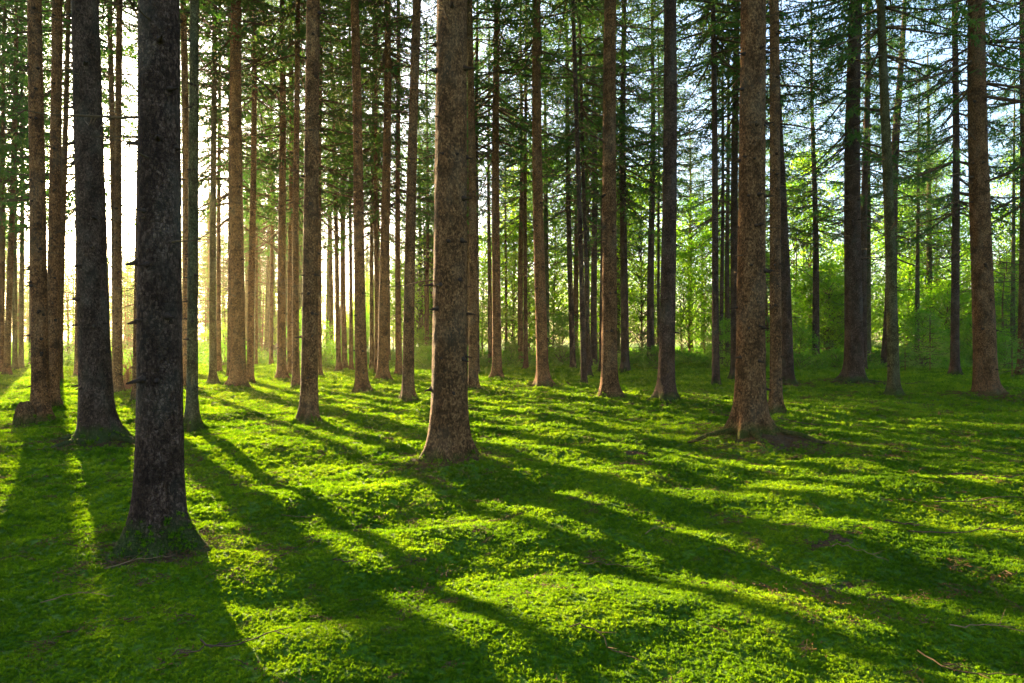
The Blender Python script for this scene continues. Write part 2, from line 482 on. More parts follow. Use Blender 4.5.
# ------------------------------------------------------------------ the spruces of the photograph
# xt: x at the top edge, xb, yb: foot, w: stem width in the picture, m: bark (n normal, r red, also golden backlight put into the bark colour, d dark, g greenish)
TREES = [
 # nearest
 (156, 160, 552, 40, 'd', 'nearest thick dark spruce with a mossy flared foot, in front of all others'),
 (87, 97, 443, 28.5, 'd', 'thick purplish brown spruce beside the sun glare, leaning slightly outward'),
 (452, 449, 466, 36, 'n', 'thick dark spruce at the centre with a sunlit left edge and long shadow'),
 (754, 750, 444, 28, 'n', 'thick brown spruce with knotty bark on a mound of brown needle litter'),
 (38, 41, 424, 15, 'r', 'golden backlit spruce with a low stump at its foot'),  # golden backlight put into the colour by the redder bark
 (52, 52, 410, 11, 'r', 'golden backlit spruce half hidden behind the spruce with the stump'),  # same redder bark, carrying the golden light in its colour
 (313, 309, 424, 15.5, 'n', 'brown spruce standing foremost in the bright sunlit moss left of centre'),
 (196, 192, 428, 10, 'g', 'slim greenish spruce just beside the nearest dark trunk'),
 (614, 609, 401, 16, 'n', 'brown spruce with sunlit left flank and swollen foot, right of centre'),
 (669, 666, 404, 15.5, 'd', 'dark straight spruce next to the brown one with the swollen foot'),
 (417, 408, 403, 11, 'n', 'brown spruce leaning slightly, just left of the thick central trunk'),
 (352, 362, 394, 11.5, 'r', 'reddish spruce leaning to the left, among sunlit moss stripes'),
 (241, 238, 390, 14, 'r', 'broad orange brown spruce at the edge of the bright sunlit moss'),
 (537, 543, 387, 12, 'r', 'reddish brown spruce with bright left edge standing alone right of centre'),
 (857, 854, 384, 17.5, 'd', 'thick dark spruce with spreading roots in the shade'),
 (983, 986, 398, 20, 'n', 'thick spruce with reddish left side and flared roots near the right edge'),
 (884, 894, 397, 10.5, 'g', 'slim greenish spruce crossing in front of a leaning dark trunk'),
 (772, 776, 415, 11, 'n', 'slimmer spruce close behind the thick one on the litter mound'),
 (776, 788, 386, 11, 'd', 'dark spruce leaning left with its foot showing behind the litter mound'),
 (386, 383, 383, 10.5, 'r', 'reddish spruce with a wide foot behind the sunlit moss stripes'),
 (498, 497, 381, 9, 'r', 'orange brown spruce just right of the thick central trunk'),
 (281, 282, 381, 8.5, 'r', 'orange spruce with a clear gap of green to its left'),
 (470, 473, 391, 9, 'n', 'brown spruce half hidden by the right edge of the thick central trunk'),
 (904, 887, 367, 11.5, 'd', 'dark trunk leaning to the right behind the slim greenish spruce'),
 (957, 955, 377, 8, 'd', 'slim dark spruce between the leaning pair and the reddish flared one'),
 (736, 735, 381, 8, 'd', 'dark spruce close to the left flank of the knotty litter mound spruce'),
 (711, 716, 388, 7, 'd', 'slim dark spruce standing by itself on shaded green moss'),
 (625, 625, 374, 8, 'd', 'dark spruce just right of and behind the one with the swollen foot'),
 (652, 651, 367, 8, 'd', 'dark spruce just left of the straight dark one, farther back'),
 (593, 594, 368, 7, 'd', 'dark spruce behind a slim pair, left of the swollen foot'),
 (574, 584, 387, 5.5, 'd', 'slender dark spruce leaning, the foremost of a close pair'),
 (580, 589, 378, 4.5, 'd', 'slender dark spruce, the rear one of a close pair'),
 (566, 573, 370, 6, 'd', 'slim dark spruce between the lone reddish one and the close pair'),
 (603, 602, 373, 5, 'd', 'thin dark trunk touching the left edge of the swollen footed spruce'),
 (866, 863, 371, 7, 'd', 'slimmer dark spruce tucked right behind the thick spreading rooted one'),
 (812, 816, 363, 7, 'd', 'slim dark spruce with moss patched foot among low green shrubs'),
 (1021, 1022, 377, 8, 'n', 'lichen pale spruce cut by the right edge of the picture'),
 (180, 187, 391, 8, 'r', 'rust coloured spruce touching the right edge of the nearest dark trunk'),
 (215, 213, 385, 6.5, 'g', 'slim golden green spruce left of the broad orange brown one'),
 (218, 219, 374, 4.5, 'n', 'thin brown stem touching the right side of the slim golden green spruce'),
 (252, 250, 384, 7, 'r', 'orange spruce touching the right side of the broad orange brown one'),
 (229, 229, 379, 4, 'n', 'thin stem touching the left side of the broad orange brown spruce'),
 (299, 296, 389, 7, 'r', 'orange stem touching the left edge of the foremost sunlit moss spruce'),
 (289, 291, 376, 7, 'r', 'orange spruce just behind the stem beside the foremost sunlit moss spruce'),
 (321, 319, 378, 5, 'n', 'thin stem touching the right edge of the foremost sunlit moss spruce'),
 (330, 339, 373, 5, 'n', 'slim stem leaning left, left one of two before the reddish leaning spruce'),
 (338, 345, 370, 5.5, 'n', 'slim stem leaning left, right one of two before the reddish leaning spruce'),
 (349, 351, 372, 4, 'n', 'thin stem touching the left side of the reddish leaning spruce'),
 (374, 372, 372, 4.5, 'n', 'thin stem midway between two reddish spruces behind the moss stripes'),
 (377, 377, 376, 5, 'r', 'slim stem touching the left side of the wide footed reddish spruce'),
 (398, 399, 377, 6, 'r', 'slim reddish spruce between the wide footed one and the leaning brown one'),
 (427, 427, 362, 4.5, 'n', 'slim far stem just left of the thick central trunk'),
 (478, 477, 376, 4.5, 'd', 'thin dark stem right of the half hidden brown spruce'),
 (489, 490, 364, 4.5, 'n', 'thin stem touching the left side of the orange brown spruce'),
 (506, 506, 361, 3.2, 'n', 'thin far stem just right of the orange brown spruce'),
 (514, 513, 359, 3.2, 'n', 'thinnest far stem midway between two reddish spruces'),
 (521, 521, 366, 6, 'r', 'slim brown spruce with a widened foot left of the lone reddish one'),
 (526, 526, 371, 4.5, 'n', 'thin stem in front of the widened foot, left of the lone reddish spruce'),
 (120, 118, 396, 7.5, 'n', 'golden spruce touching the right edge of the thick purplish one'),
 (110, 116, 388, 6.5, 'n', 'golden spruce mostly hidden behind the thick purplish one'),
 (76, 78, 378, 6, 'n', 'thin trunk showing at the left foot of the thick purplish spruce'),
 (67, 59, 383, 6, 'n', 'slim golden spruce below the sun glare, beside the golden pair'),
 (137, 137, 403, 8, 'n', 'golden brown spruce touching the left edge of the nearest dark trunk'),
 (16, 7, 377, 5.5, 'n', 'slim dark golden spruce near the left edge, leaning'),
 (5, 1, 376, 5, 'n', 'slim spruce cut by the left edge of the picture'),
 (691, 691, 357, 5, 'n', 'slim far stem with brushy foot right of the dark straight spruce'),
 (704, 702, 353, 3.2, 'g', 'thin greenish far stem beside the lone slim dark spruce'),
 (723, 721, 366, 4.2, 'd', 'thin dark stem touching the right side of the lone slim dark spruce'),
 (728, 728, 364, 5, 'd', 'slim dark spruce between the lone slim one and the mound spruces'),
 (657, 659, 365, 3.2, 'd', 'thin stem between two dark spruces right of centre'),
 (272, 271, 366, 4, 'n', 'thin far stem in the green gap left of the orange spruce'),
 (256, 256, 366, 3, 'n', 'thinnest far stem right of the broad orange brown spruce'),
 (16, 15, 372, 4.5, 'g', 'pale hazy far stem, left one of the pale pair near the left edge'),
 (21, 21, 371, 4.5, 'g', 'pale hazy far stem, right one of the pale pair near the left edge'),
 (32, 31, 366, 3.6, 'g', 'pale hazy far stem left of the golden spruce with the stump'),
 (806, 804, 353, 3, 'g', 'thin pale far stem standing among the bright leafy edge'),
]
CLIMB = []


def climb(me, loc, hmax, dist):
    n = len(me.polygons)
    c = np.empty(n * 3); me.polygons.foreach_get('center', c); c = c.reshape(-1, 3)
    nr = np.empty(n * 3); me.polygons.foreach_get('normal', nr); nr = nr.reshape(-1, 3)
    ar = np.empty(n); me.polygons.foreach_get('area', ar)
    th = np.arctan2(c[:, 1], c[:, 0])
    lim = hmax * (0.55 + 0.9 * perlin(th * 1.3 + loc[0] * 5, c[:, 2] * 3, 40) + .5 * perlin(th * 4, c[:, 2] * 8, 41))
    w = ar * (c[:, 2] > -.06) * (c[:, 2] < lim)
    if w.sum() <= 0:
        return
    rad = max(.0050 * dist, .020)
    k = rng.choice(n, int(w.sum() / (PI * rad * rad) * 0.9) + 1, p=w / w.sum())
    for j in k:
        CLIMB.append((*(c[j] + nr[j] * .004 + rng.normal(size=3) * .006 + np.array(loc)), math.acos(max(-1, min(1, nr[j][2]))), math.atan2(nr[j][1], nr[j][0]), rad * rng.uniform(.5, 1.1)))


BARK = {'n': M_BARK, 'r': M_BARKR, 'd': M_BARKD, 'g': M_GREENBARK}
NEED_LITTER = {3: 0.68, 1: 0.5, 14: 0.8, 15: 0.75, 0: 0.35, 13: .5, 18: .5, 2: .4}
spots = []
for i, (xt, xb, yb, w, m, lab) in enumerate(TREES):
    x, y, z = at(xb, yb)
    rad = 0.5 * w * y / F
    spots.append((x, y, z, rad))
for i, (x, y, z, rad) in enumerate(spots):
    if y < 30:
        MOUNDS.append((x, y, 0.35 + 2.0 * rad, 0.03 + 0.16 * rad if i != 3 else 0.16))
    if i in NEED_LITTER:
        LITTER.append((x + (0.25 if i == 3 else 0), y - 0.05, NEED_LITTER[i] * (1.0 if i != 3 else 1.0)))

for i, (xt, xb, yb, w, m, lab) in enumerate(TREES):
    x, y, _, rad = spots[i]
    z = float(ground(x, y, False))
    Ht = float(rng.uniform(22, 27)) if y < 45 else float(rng.uniform(19, 24))
    ztop = CAMH + CY / F * y - z
    lean = ((xt - xb) / F * y / ztop, float(rng.normal()) * 0.008)
    near = y < 12.5
    ns, nz = (72, 260) if near else ((32, 90) if y < 26 else (16, 40))
    root = thing('spruce_tree', lab, 'tree', (x, y, z), 0, 'spruces of the mossy forest')
    me, ax, rr = trunk_mesh(700 + i, rad, Ht, lean, ns, nz, BARK[m], flare=.88 if y < 12.5 else .85 if y < 30 else .5, lobes=int(rng.integers(4, 7)), bend=0.0 if near else rad * .25)
    obj('trunk', me, root)
    if y < 16 and i != 3:
        climb(me, (x, y, z), .24 if i in (0, 1, 2) else .13, y)
    cb = float(rng.uniform(5.8, 8.5)) if xb < 430 else float(rng.uniform(6.8, 9.5)) if xb < 780 else float(rng.uniform(6.0, 7.8))
    if y < 22:
        cb = max(cb, float(rng.uniform(9.5, 12.0))) if xb < 780 else cb + 1.0
    cz = CROWNS[int(rng.integers(len(CROWNS)))]
    Lc = max(v.co.z for v in list(cz.vertices)[::97])
    sc = (Ht - cb) / 15.0
    a = ax(cb)
    cr = obj('crown', cz, root, (a[0], a[1], cb), (0, 0, float(rng.uniform(0, 2 * PI))), (1.0, 1.0, sc))
    # lean of the stem carries on through the crown
    cr.rotation_euler = (-lean[1], lean[0], cr.rotation_euler.z)
    if y < 34:
        vis = min(cb, ztop + 0.6)
        nb = int(min(22, 3 + vis * (1.6 if xb < 780 else 2.6)))
        if near and y < 8.5:
            nb = 9
        for q in range(nb):
            h = float(rng.uniform(min(1.9, vis * .4), max(vis, cb if not near else vis)))
            big = h / max(cb, 1)
            kk = int(np.clip(rng.normal(0.4 + 4.2 * big, 1.0), 0, 5))
            if near:
                kk = int(np.clip(kk - 1, 0, 3))
            if xb > 780 and not near:
                kk = min(5, kk + 1)
            me2 = DEAD[kk] if rng.random() > .12 or y < 16 else DEADP[int(rng.integers(2))]
            az = float(rng.uniform(0, 2 * PI)); a = ax(h); r0 = rr(h) * .85
            obj('dead_branch', me2, root, (a[0] + r0 * math.cos(az), a[1] + r0 * math.sin(az), h), (0, float(rng.normal() * .12 + .08), az), (1, 1, float(rng.choice([-1, 1]))))
        if y < 26:
            hs = []
            hq = float(rng.uniform(.5, .8))
            while hq < min(vis, 9):                       # old whorls
                hs += [hq + float(rng.normal()) * .02 for _ in range(int(rng.integers(1, 4) if near else rng.integers(1, 3)))]
                hq += float(rng.uniform(.28, .55)) * (1 if near else 1.8)
            for q, h in enumerate(hs[:70]):
                az = float(rng.uniform(PI, 2 * PI)); a = ax(h); r0 = rr(h)
                s = float(rng.uniform(.6, 1.2)) * (0.6 + 2.0 * rad)
                obj('branch_stub', STUBS[q % 4], root, (a[0] + r0 * math.cos(az), a[1] + r0 * math.sin(az), h), (0, 0, az), (s, s, s))
    if i in (1, 3, 14, 15, 18):
        for q in range(4 if i != 14 else 7):
            az = 2 * PI * q / (4 if i != 14 else 7) + float(rng.normal()) * .3
            ln = rad * float(rng.uniform(1.6, 3.2)) + .2
            obj('root', root_mesh(900 + i * 10 + q, ln, rad * .30, BARK[m]), root, (rad * .8 * math.cos(az), rad * .8 * math.sin(az), 0.02), (0, 0, az))

# ------------------------------------------------------------------ ranks of far spruces
far_tr = [trunk_mesh(1500 + i, 0.17 + .03 * i, 22, (float(rng.normal()) * .01, 0), 10, 16, M_BARK if i % 2 else M_GREENBARK, .5)[0] for i in range(4)]
FAR = []
HN = np.array([math.cos(SUN_AZ), -math.sin(SUN_AZ)])        # across the sun's direction
for t in range(6000):
    if len(FAR) >= 78:
        break
    px = float(rng.uniform(-80, 1084)); d = float(rng.uniform(38, 48) if px > 330 else rng.uniform(40, 110))
    if px > 640 and rng.random() < 0.93:
        continue
    x = (px - CX) / F * d
    across = x * HN[0] + d * HN[1]
    if ((-5 < across < 13.5 and d < 112) or (across > 25 and d > 50)) and px < 450:      # the open side towards the low sun
        continue
    if any((x - q[0]) ** 2 + (d - q[1]) ** 2 < 3.0 ** 2 for q in FAR) or any((x - q[0]) ** 2 + (d - q[1]) ** 2 < 2.2 ** 2 for q in spots):
        continue
    FAR.append((x, d, px))
n0 = len(FAR)
for t in range(3000):                       # slim trunks with crowns well above the incoming light
    if len(FAR) >= n0 + 1:
        break
    px = float(rng.uniform(-40, 470)); d = float(rng.uniform(28, 38)); x = (px - CX) / F * d
    if 45 < px < 80 or any((x - q[0]) ** 2 + (d - q[1]) ** 2 < 2.0 ** 2 for q in FAR) or any((x - q[0]) ** 2 + (d - q[1]) ** 2 < 1.3 ** 2 for q in spots):
        continue
    FAR.append((x, d, px))
n1 = len(FAR)
for t in range(3000):                       # tall rank at the far side of the left opening
    if len(FAR) >= n1 + 46:
        break
    px = float(rng.uniform(-20, 450)); d = float(rng.uniform(116, 142)); x = (px - CX) / F * d
    if any((x - q[0]) ** 2 + (d - q[1]) ** 2 < 2.6 ** 2 for q in FAR):
        continue
    FAR.append((x, d, px))
for x, d, px in FAR:
    z = float(ground(x, d, False))
    lab, grp = (('tall spruce of the pale farthest rank seen between the left trunks', 'farthest spruces on the left') if d > 115 else ('slender far spruce in the hazy golden ranks on the left', 'far spruces in the golden haze') if px < 260 else
                ('slender far spruce in the dense ranks behind the central trunks', 'far spruces behind the centre') if px < 640 else
                ('slender far spruce before the bright leafy edge on the right', 'far spruces on the right'))
    root = thing('spruce_tree', lab, 'tree', (x, d, z), float(rng.uniform(0, 6)), grp)
    s = float(rng.uniform(.8, 1.1))
    obj('trunk', far_tr[int(rng.integers(4))], root, scale=(s, s, s))
    cb = float(rng.uniform(7.2, 10.5)) if d < 115 else float(rng.uniform(2.5, 6))
    obj('crown', CROWNS[int(rng.integers(len(CROWNS)))], root, (0, 0, cb), (0, 0, float(rng.uniform(0, 6))), (.95, .95, (22 * s - cb) / 15) if d < 115 else (1.25, 1.25, (22 * s - cb) / 15))

# ------------------------------------------------------------------ leafy edge, young spruces and bushes
def leafy_tree(px, d, k, s, lab, grp, name='broadleaf_tree', cat='tree', protos=LEAFY, heights=LEAFY_H, trunk_r=.07):
    x = (px - CX) / F * d
    z = float(ground(x, d, False))
    root = thing(name, lab, cat, (x, d, z), float(rng.uniform(0, 6)), grp)
    obj('crown', protos[k], root, scale=(s, s, s))
    b = Bag(); h = heights[k] * s
    u = np.linspace(0, 1, 6)
    b.tube(np.stack([.12 * np.sin(u * 4 + k), .1 * np.cos(u * 3 + k) - .1, -0.2 + h * .85 * u], 1), trunk_r * s * (1 - .8 * u), 7)
    obj('trunk', b.mesh('trunk', [M_BARK]), root)


for k in range(98):
    px = (400 + 710 * ((k * .6180339) % 1) if k < 74 else 430 + 430 * ((k * .6180339) % 1)) if k > 9 else float(rng.uniform(130, 400))
    d = (float(rng.uniform(47, 51)) if k % 3 else float(rng.uniform(105, 122))) if k > 9 else float(rng.uniform(82, 105))
    leafy_tree(px, d, int(rng.choice([0, 1, 2, 4])), (float(rng.uniform(1.0, 1.4)) if k % 3 else .85) * (1 if k < 74 else .58) if k > 9 else .95,
               'bright green leafy tree in the sunlit wall of foliage behind the trunks', 'leafy trees along the far edge')
for k in range(20):
    px = float(rng.uniform(250, 480)); d = float(rng.uniform(72, 90))
    leafy_tree(px, d, int(rng.choice([0, 2, 3])), float(rng.uniform(.85, 1.1)),
               'pale green leafy tree far behind the trunks left of the centre', 'leafy trees far behind the left centre')
for k in range(16):
    px = float(rng.uniform(720, 1090)); d = float(rng.uniform(43, 47))
    leafy_tree(px, d, int(rng.choice([2, 3])), float(rng.uniform(.85, 1.1)),
               'low leafy tree in front of the right end of the foliage wall', 'low leafy trees on the right')
for k in range(25):
    px = float(rng.uniform(-20, 420)) if k < 22 else float(rng.uniform(760, 1040)); d = float(rng.uniform(80, 110)) if k < 22 else float(rng.uniform(38, 52))
    lab = 'young spruce with low hanging boughs in the hazy background on the left' if k < 22 else 'dark young spruce with low hanging boughs on the right'
    leafy_tree(px, d, k % 3, float(rng.uniform(.8, 1.1)), lab, 'young spruces behind the left trunks' if k < 22 else 'young spruces on the right', 'young_spruce', 'tree', MIDSPRUCE, [9.5, 12, 7.0], .10)
for px, d, k, s_ in [(68, 58, 0, 1.0), (123, 62, 2, 1.15), (204, 60, 0, .95), (262, 64, 0, 1.0), (129, 74, 0, 1.1), (60, 76, 0, 1.1), (226, 72, 1, .85), (168, 68, 0, 1.0), (20, 62, 0, 1.0)]:
    leafy_tree(px, d, k, s_, 'hazy young spruce low in the bright gaps between the left trunks', 'young spruces in the bright left gaps', 'young_spruce', 'tree', MIDSPRUCE, [9.5, 12, 7.0], .10)
for k in range(42):
    px = float(rng.uniform(420, 1080)) if k > 8 else float(rng.uniform(-20, 420)); d = float(rng.uniform(31, 46))
    leafy_tree(px, d, int(rng.integers(3)), float(rng.uniform(.5, .95)),
               'low bright green bush growing between the far trunks', 'low bushes between the far trunks', 'bush', 'bush', BUSH, [2.4, 3.2, 1.8], .02)
for px, py, k, s, lab in [(930, 372, 0, 1.05, 'pale yellow green spruce sapling left of the slim dark spruce on the right'),
                          (905, 372, 2, .8, 'small pale sapling at the foot of the leaning dark trunk'),
                          (1012, 378, 2, .9, 'pale sunlit sapling beside the right edge of the picture'),
                          (832, 366, 2, .9, 'small sapling right of the moss footed slim dark spruce'),
                          (776, 362, 0, .8, 'sapling glimpsed just behind the dark spruce leaning left'),
                          (560, 366, 2, .8, 'small sapling between the lone reddish spruce and the slim pair'),
                          (640, 364, 0, .8, 'sapling in the gap right of the swollen footed spruce'),
                          (440, 366, 2, 1.0, 'sapling at the left edge of the thick central trunk')]:
    x, y, z = at(px, py)
    root = thing('spruce_sapling', lab, 'sapling', (x, y, z), float(rng.uniform(0, 6)))
    obj('crown', YOUNG[k], root, (0, 0, .1), scale=(s, s, s))
    b = Bag(); hh = [2.4, 3.2, 1.6][k] * s
    b.tube(np.array([[0, 0, -.1], [0.01, 0, hh * .5], [0, 0, hh]]), np.array([.022, .014, .004]), 6)
    obj('trunk', b.mesh('trunk', [M_BARKR]), root)

# ------------------------------------------------------------------ stump, brush, sticks
x, y, z = at(26, 423)
me, _, _ = trunk_mesh(77, 0.115, 0.42, (-.05, .0), 40, 40, M_BARK, .35)
V = np.empty(len(me.vertices) * 3, np.float32); me.vertices.foreach_get('co', V); V = V.reshape(-1, 3)
up = np.clip(V[:, 2] / .4, 0, 1)
V[:, :2] *= (1 + .9 * up * (1 - up ** 6))[:, None]; V[:, 2] = np.minimum(V[:, 2], .34 + .03 * np.sin(V[:, 0] * 40)); me.vertices.foreach_set('co', V.ravel()); me.update()
tag(obj('tree_stump', me, None, (x, y, z)), 'low rounded brown stump at the foot of the golden backlit spruce', 'stump')

x, y, z = at(127, 392)
b = Bag(); r = np.random.default_rng(5)
for k in range(70):
    a = r.uniform(0, 2 * PI); p0 = np.array([r.normal() * .22, r.normal() * .2, -.05])
    h = r.uniform(.4, 1.5); lx = r.normal() * .35
    P = np.array([p0, p0 + [lx * .3 + r.normal() * .08, r.normal() * .1, h * .45], p0 + [lx * .8 + r.normal() * .12, r.normal() * .15, h * .8], p0 + [lx * 1.2 + r.normal() * .25, r.normal() * .2, h * r.uniform(.7, 1.05)]])
    b.tube(P, np.array([.016, .012, .009, .003]) * r.uniform(.6, 1.3), 5)
tag(obj('brush_pile', b.mesh('brush_pile', [M_BRUSH]), None, (x, y, z)), 'tangle of upright reddish dead brush between the two thick dark left trunks', 'brush pile')

STICKS = [ # px, py, length, angle (0 = along x), thickness, mat, label
 (985, 478, .95, .05, .020, 0, 'dark fallen branch lying flat in shade near the right edge'),
 (1000, 455, .7, .12, .016, 0, 'dark fallen stick just above the flat branch at the right edge'),
 (985, 505, 1.1, -.25, .014, 0, 'thin fallen twig below the flat dark branch near the right edge'),
 (975, 535, 1.2, -.35, .013, 0, 'long thin fallen twig slanting across the shaded moss at the right'),
 (905, 527, .35, .0, .016, 0, 'short thick dark stick in sunlit moss right of the long central shadow'),
 (965, 670, .5, -.7, .008, 0, 'curved brown twig in the bottom right corner'),
 (990, 640, .5, -.3, .008, 1, 'pale thin twig near the right edge above the curved corner twig'),
 (830, 590, .5, .9, .006, 1, 'pale thin stalk lying beside the end of the long central shadow'),
 (860, 560, .45, -.5, .008, 1, 'pale twig in the broad dark shadow stripe at the right'),
 (610, 560, .55, -.1, .010, 0, 'dark stick lying in moss below the long central shadow'),
 (660, 533, .4, .3, .008, 1, 'pale twig on the dark middle of the long central shadow'),
 (605, 655, .5, -.5, .008, 0, 'dark thin twig at the bottom, right of the middle'),
 (540, 575, .3, .6, .006, 1, 'small pale stalk in the bright moss below the central tree'),
 (345, 570, .22, -.1, .012, 0, 'short brown stick in the moss at bottom left of centre'),
 (245, 650, .55, .1, .010, 0, 'dark twig beside a brown hollow in the lower left foreground'),
 (215, 655, .4, .5, .008, 0, 'shorter dark twig crossing the brown hollow in the lower left'),
 (140, 565, .5, .45, .008, 1, 'pale slanting twig at the right foot of the nearest dark trunk'),
 (300, 520, .4, .2, .008, 0, 'thin dark twig in the shade left of the central tree'),
 (640, 470, .6, .05, .010, 0, 'fallen twig across the sunlit stripes right of the central tree'),
 (700, 495, .5, -.2, .008, 1, 'pale twig between two shadow stripes right of the central tree'),
 (800, 425, 1.0, -.5, .022, 0, 'dark fallen branch on the litter mound right of the knotty spruce'),
 (820, 446, .7, -.2, .016, 0, 'broken stick at the right edge of the litter mound'),
 (920, 386, 1.5, .08, .03, 0, 'old dark branch lying between the slim greenish and slim dark spruces'),
 (560, 389, .9, .03, .025, 0, 'dark fallen branch at the foot of the slender close pair'),
 (80, 600, .5, .3, .007, 1, 'thin pale twig on the moss in the lower left corner'),
]
for k, (px, py, ln, an, th, mt, lab) in enumerate(STICKS):
    x, y, z = at(px, py); r = np.random.default_rng(1200 + k); b = Bag()
    ln *= .72; th *= .55
    u = np.linspace(-.5, .5, 12)
    X = ln * u; Y = .10 * ln * np.sin(u * 5 + r.uniform(0, 6)) + .015 * r.normal(size=12)
    wx, wy = x + X * math.cos(an) - Y * math.sin(an), y + X * math.sin(an) + Y * math.cos(an)
    gz = ground(wx, wy); gz = np.maximum(gz, np.convolve(np.pad(gz, 2, mode='edge'), np.ones(5) / 5, 'valid'))
    lift = 0.022 + .5 * th + .012 * y / 5
    P = np.stack([wx - x, wy - y, gz - z + lift], 1)
    b.tube(P, th * (.7 - .5 * u) * .8, 6)
    for q in range(3):
        j = int(r.integers(3, 10)); d = unit(np.array([math.cos(an + r.choice([-.7, .7])), math.sin(an + r.choice([-.7, .7])), r.uniform(.05, .5)]))
        b.tube(np.stack([P[j], P[j] + d * ln * .12, P[j] + d * ln * r.uniform(.15, .3)]), th * np.array([.45, .3, .1]), 4)
    tag(obj('fallen_twig', b.mesh('fallen_twig', [M_PALETWIG if mt else M_TWIG]), None, (x, y, z)), lab, 'twig')

# ------------------------------------------------------------------ forest floor
N = 900
bb = 5.9; aa = 320 / math.sinh(bb)
u = np.linspace(-1, 1, N)
gx = aa * np.sinh(bb * u) + 0.6; gy = aa * np.sinh(bb * u) + 5.5
GX, GY = np.meshgrid(gx, gy, indexing='xy')
GZ = ground(GX, GY)
i = np.arange(N - 1)[:, None] * N; j = np.arange(N - 1)[None]
Q = np.stack([i + j, i + j + 1, i + N + j + 1, i + N + j], -1).reshape(-1, 4)
me = mesh('ground', np.stack([GX, GY, GZ], -1).reshape(-1, 3), [Q], [M_FLOOR], None, True)
at_ = me.attributes.new('litter', 'FLOAT', 'POINT'); at_.data.foreach_set('value', litter(GX, GY).ravel().astype(np.float32))
tag(obj('ground', me), kind='structure')


def tuft(seed, nsprig=15, nl=7):
    """feathery moss cushion of unit radius"""
    r = np.random.default_rng(seed); b = Bag()
    for k in range(nsprig):
        az = r.uniform(0, 2 * PI); e = r.uniform(.15, 1.3); ln = r.uniform(.6, 1.15)
        D = np.array([math.cos(az) * math.cos(e), math.sin(az) * math.cos(e), math.sin(e)])
        o = np.array([r.normal() * .22, r.normal() * .22, -.15])
        f = np.linspace(.2, 1, nl)
        P = o[None] + D[None] * (ln * f)[:, None]; P[:, 2] -= .25 * ln * f ** 2 * math.cos(e)
        S_ = unit(np.cross(D, np.array([0, 0, 1.0])) + r.normal(size=3) * .3)
        for sd in (-1, 1):
            d = unit(D[None] * .75 + sd * S_[None] * .8 + r.normal(size=(nl, 3)) * .25)
            b.leaves(P, d, unit(np.cross(d, np.cross(D, S_)[None])), (.42 - .2 * f) * ln, .14, 0)
    return b.mesh('moss_tuft', [M_MOSS])


def herb(seed):
    """knee-high leafy plant, unit height"""
    r = np.random.default_rng(seed); b = Bag()
    for k in range(9):
        az = r.uniform(0, 2 * PI); e = r.uniform(.6, 1.45); ln = r.uniform(.55, 1.05)
        D = np.array([math.cos(az) * math.cos(e), math.sin(az) * math.cos(e), math.sin(e)])
        o = np.array([r.normal() * .15, r.normal() * .15, -.05])
        b.tube(np.stack([o, o + D * ln * .5, o + D * ln]), np.array([.012, .009, .004]), 3, 0)
        n = 13; f = r.uniform(.3, 1, n)
        P = o[None] + D[None] * (ln * f)[:, None]
        d = unit(r.normal(size=(n, 3)) * np.array([1, 1, .45])); 
        b.leaves(P, d, unit(np.cross(d, np.array([0, 0, 1.0])[None]) + r.normal(size=(n, 3)) * .3), r.uniform(.13, .24, n), r.uniform(.07, .12, n), 1)
    return b.mesh('herb', [M_TWIG, M_UNDER])


def scatter(name, P, scale, rot, protos, kind_label):
    """one object of scattered tufts; geometry nodes put a tuft on every vertex"""
    src = bpy.data.collections.new(name + '_sources')
    for q in protos:
        o = bpy.data.objects.new(name + '_source', q); src.objects.link(o)
    me = bpy.data.meshes.new(name)
    me.vertices.add(len(P)); me.vertices.foreach_set('co', np.asarray(P, np.float32).ravel())
    a = me.attributes.new('tuft_scale', 'FLOAT_VECTOR', 'POINT'); a.data.foreach_set('vector', np.asarray(scale, np.float32).ravel())
    a = me.attributes.new('tuft_rot', 'FLOAT_VECTOR', 'POINT'); a.data.foreach_set('vector', np.asarray(rot, np.float32).ravel())
    a = me.attributes.new('tuft_pick', 'INT', 'POINT'); a.data.foreach_set('value', rng.integers(0, len(protos), len(P)).astype(np.int32))
    me.update()
    o = obj(name, me)
    ng = bpy.data.node_groups.new(name, 'GeometryNodeTree')
    ng.interface.new_socket('Geometry', in_out='INPUT', socket_type='NodeSocketGeometry')
    ng.interface.new_socket('Geometry', in_out='OUTPUT', socket_type='NodeSocketGeometry')
    nd = ng.nodes.new; ln = ng.links.new
    gi, go = nd('NodeGroupInput'), nd('NodeGroupOutput')
    m2p = nd('GeometryNodeMeshToPoints'); iop = nd('GeometryNodeInstanceOnPoints'); ci = nd('GeometryNodeCollectionInfo')
    ci.inputs['Collection'].default_value = src; ci.inputs['Separate Children'].default_value = True; ci.inputs['Reset Children'].default_value = True

    def named(n, ty):
        q = nd('GeometryNodeInputNamedAttribute'); q.data_type = ty; q.inputs['Name'].default_value = n; return q.outputs['Attribute']
    ln(gi.outputs[0], m2p.inputs['Mesh']); ln(m2p.outputs[0], iop.inputs['Points']); ln(ci.outputs[0], iop.inputs['Instance'])
    iop.inputs['Pick Instance'].default_value = True
    ln(named('tuft_pick', 'INT'), iop.inputs['Instance Index'])
    e2r = nd('FunctionNodeEulerToRotation'); ln(named('tuft_rot', 'FLOAT_VECTOR'), e2r.inputs[0]); ln(e2r.outputs[0], iop.inputs['Rotation'])
    ln(named('tuft_scale', 'FLOAT_VECTOR'), iop.inputs['Scale'])
    ln(iop.outputs[0], go.inputs[0])
    mod = o.modifiers.new('scatter', 'NODES'); mod.node_group = ng
    tag(o, kind='stuff')
    return o


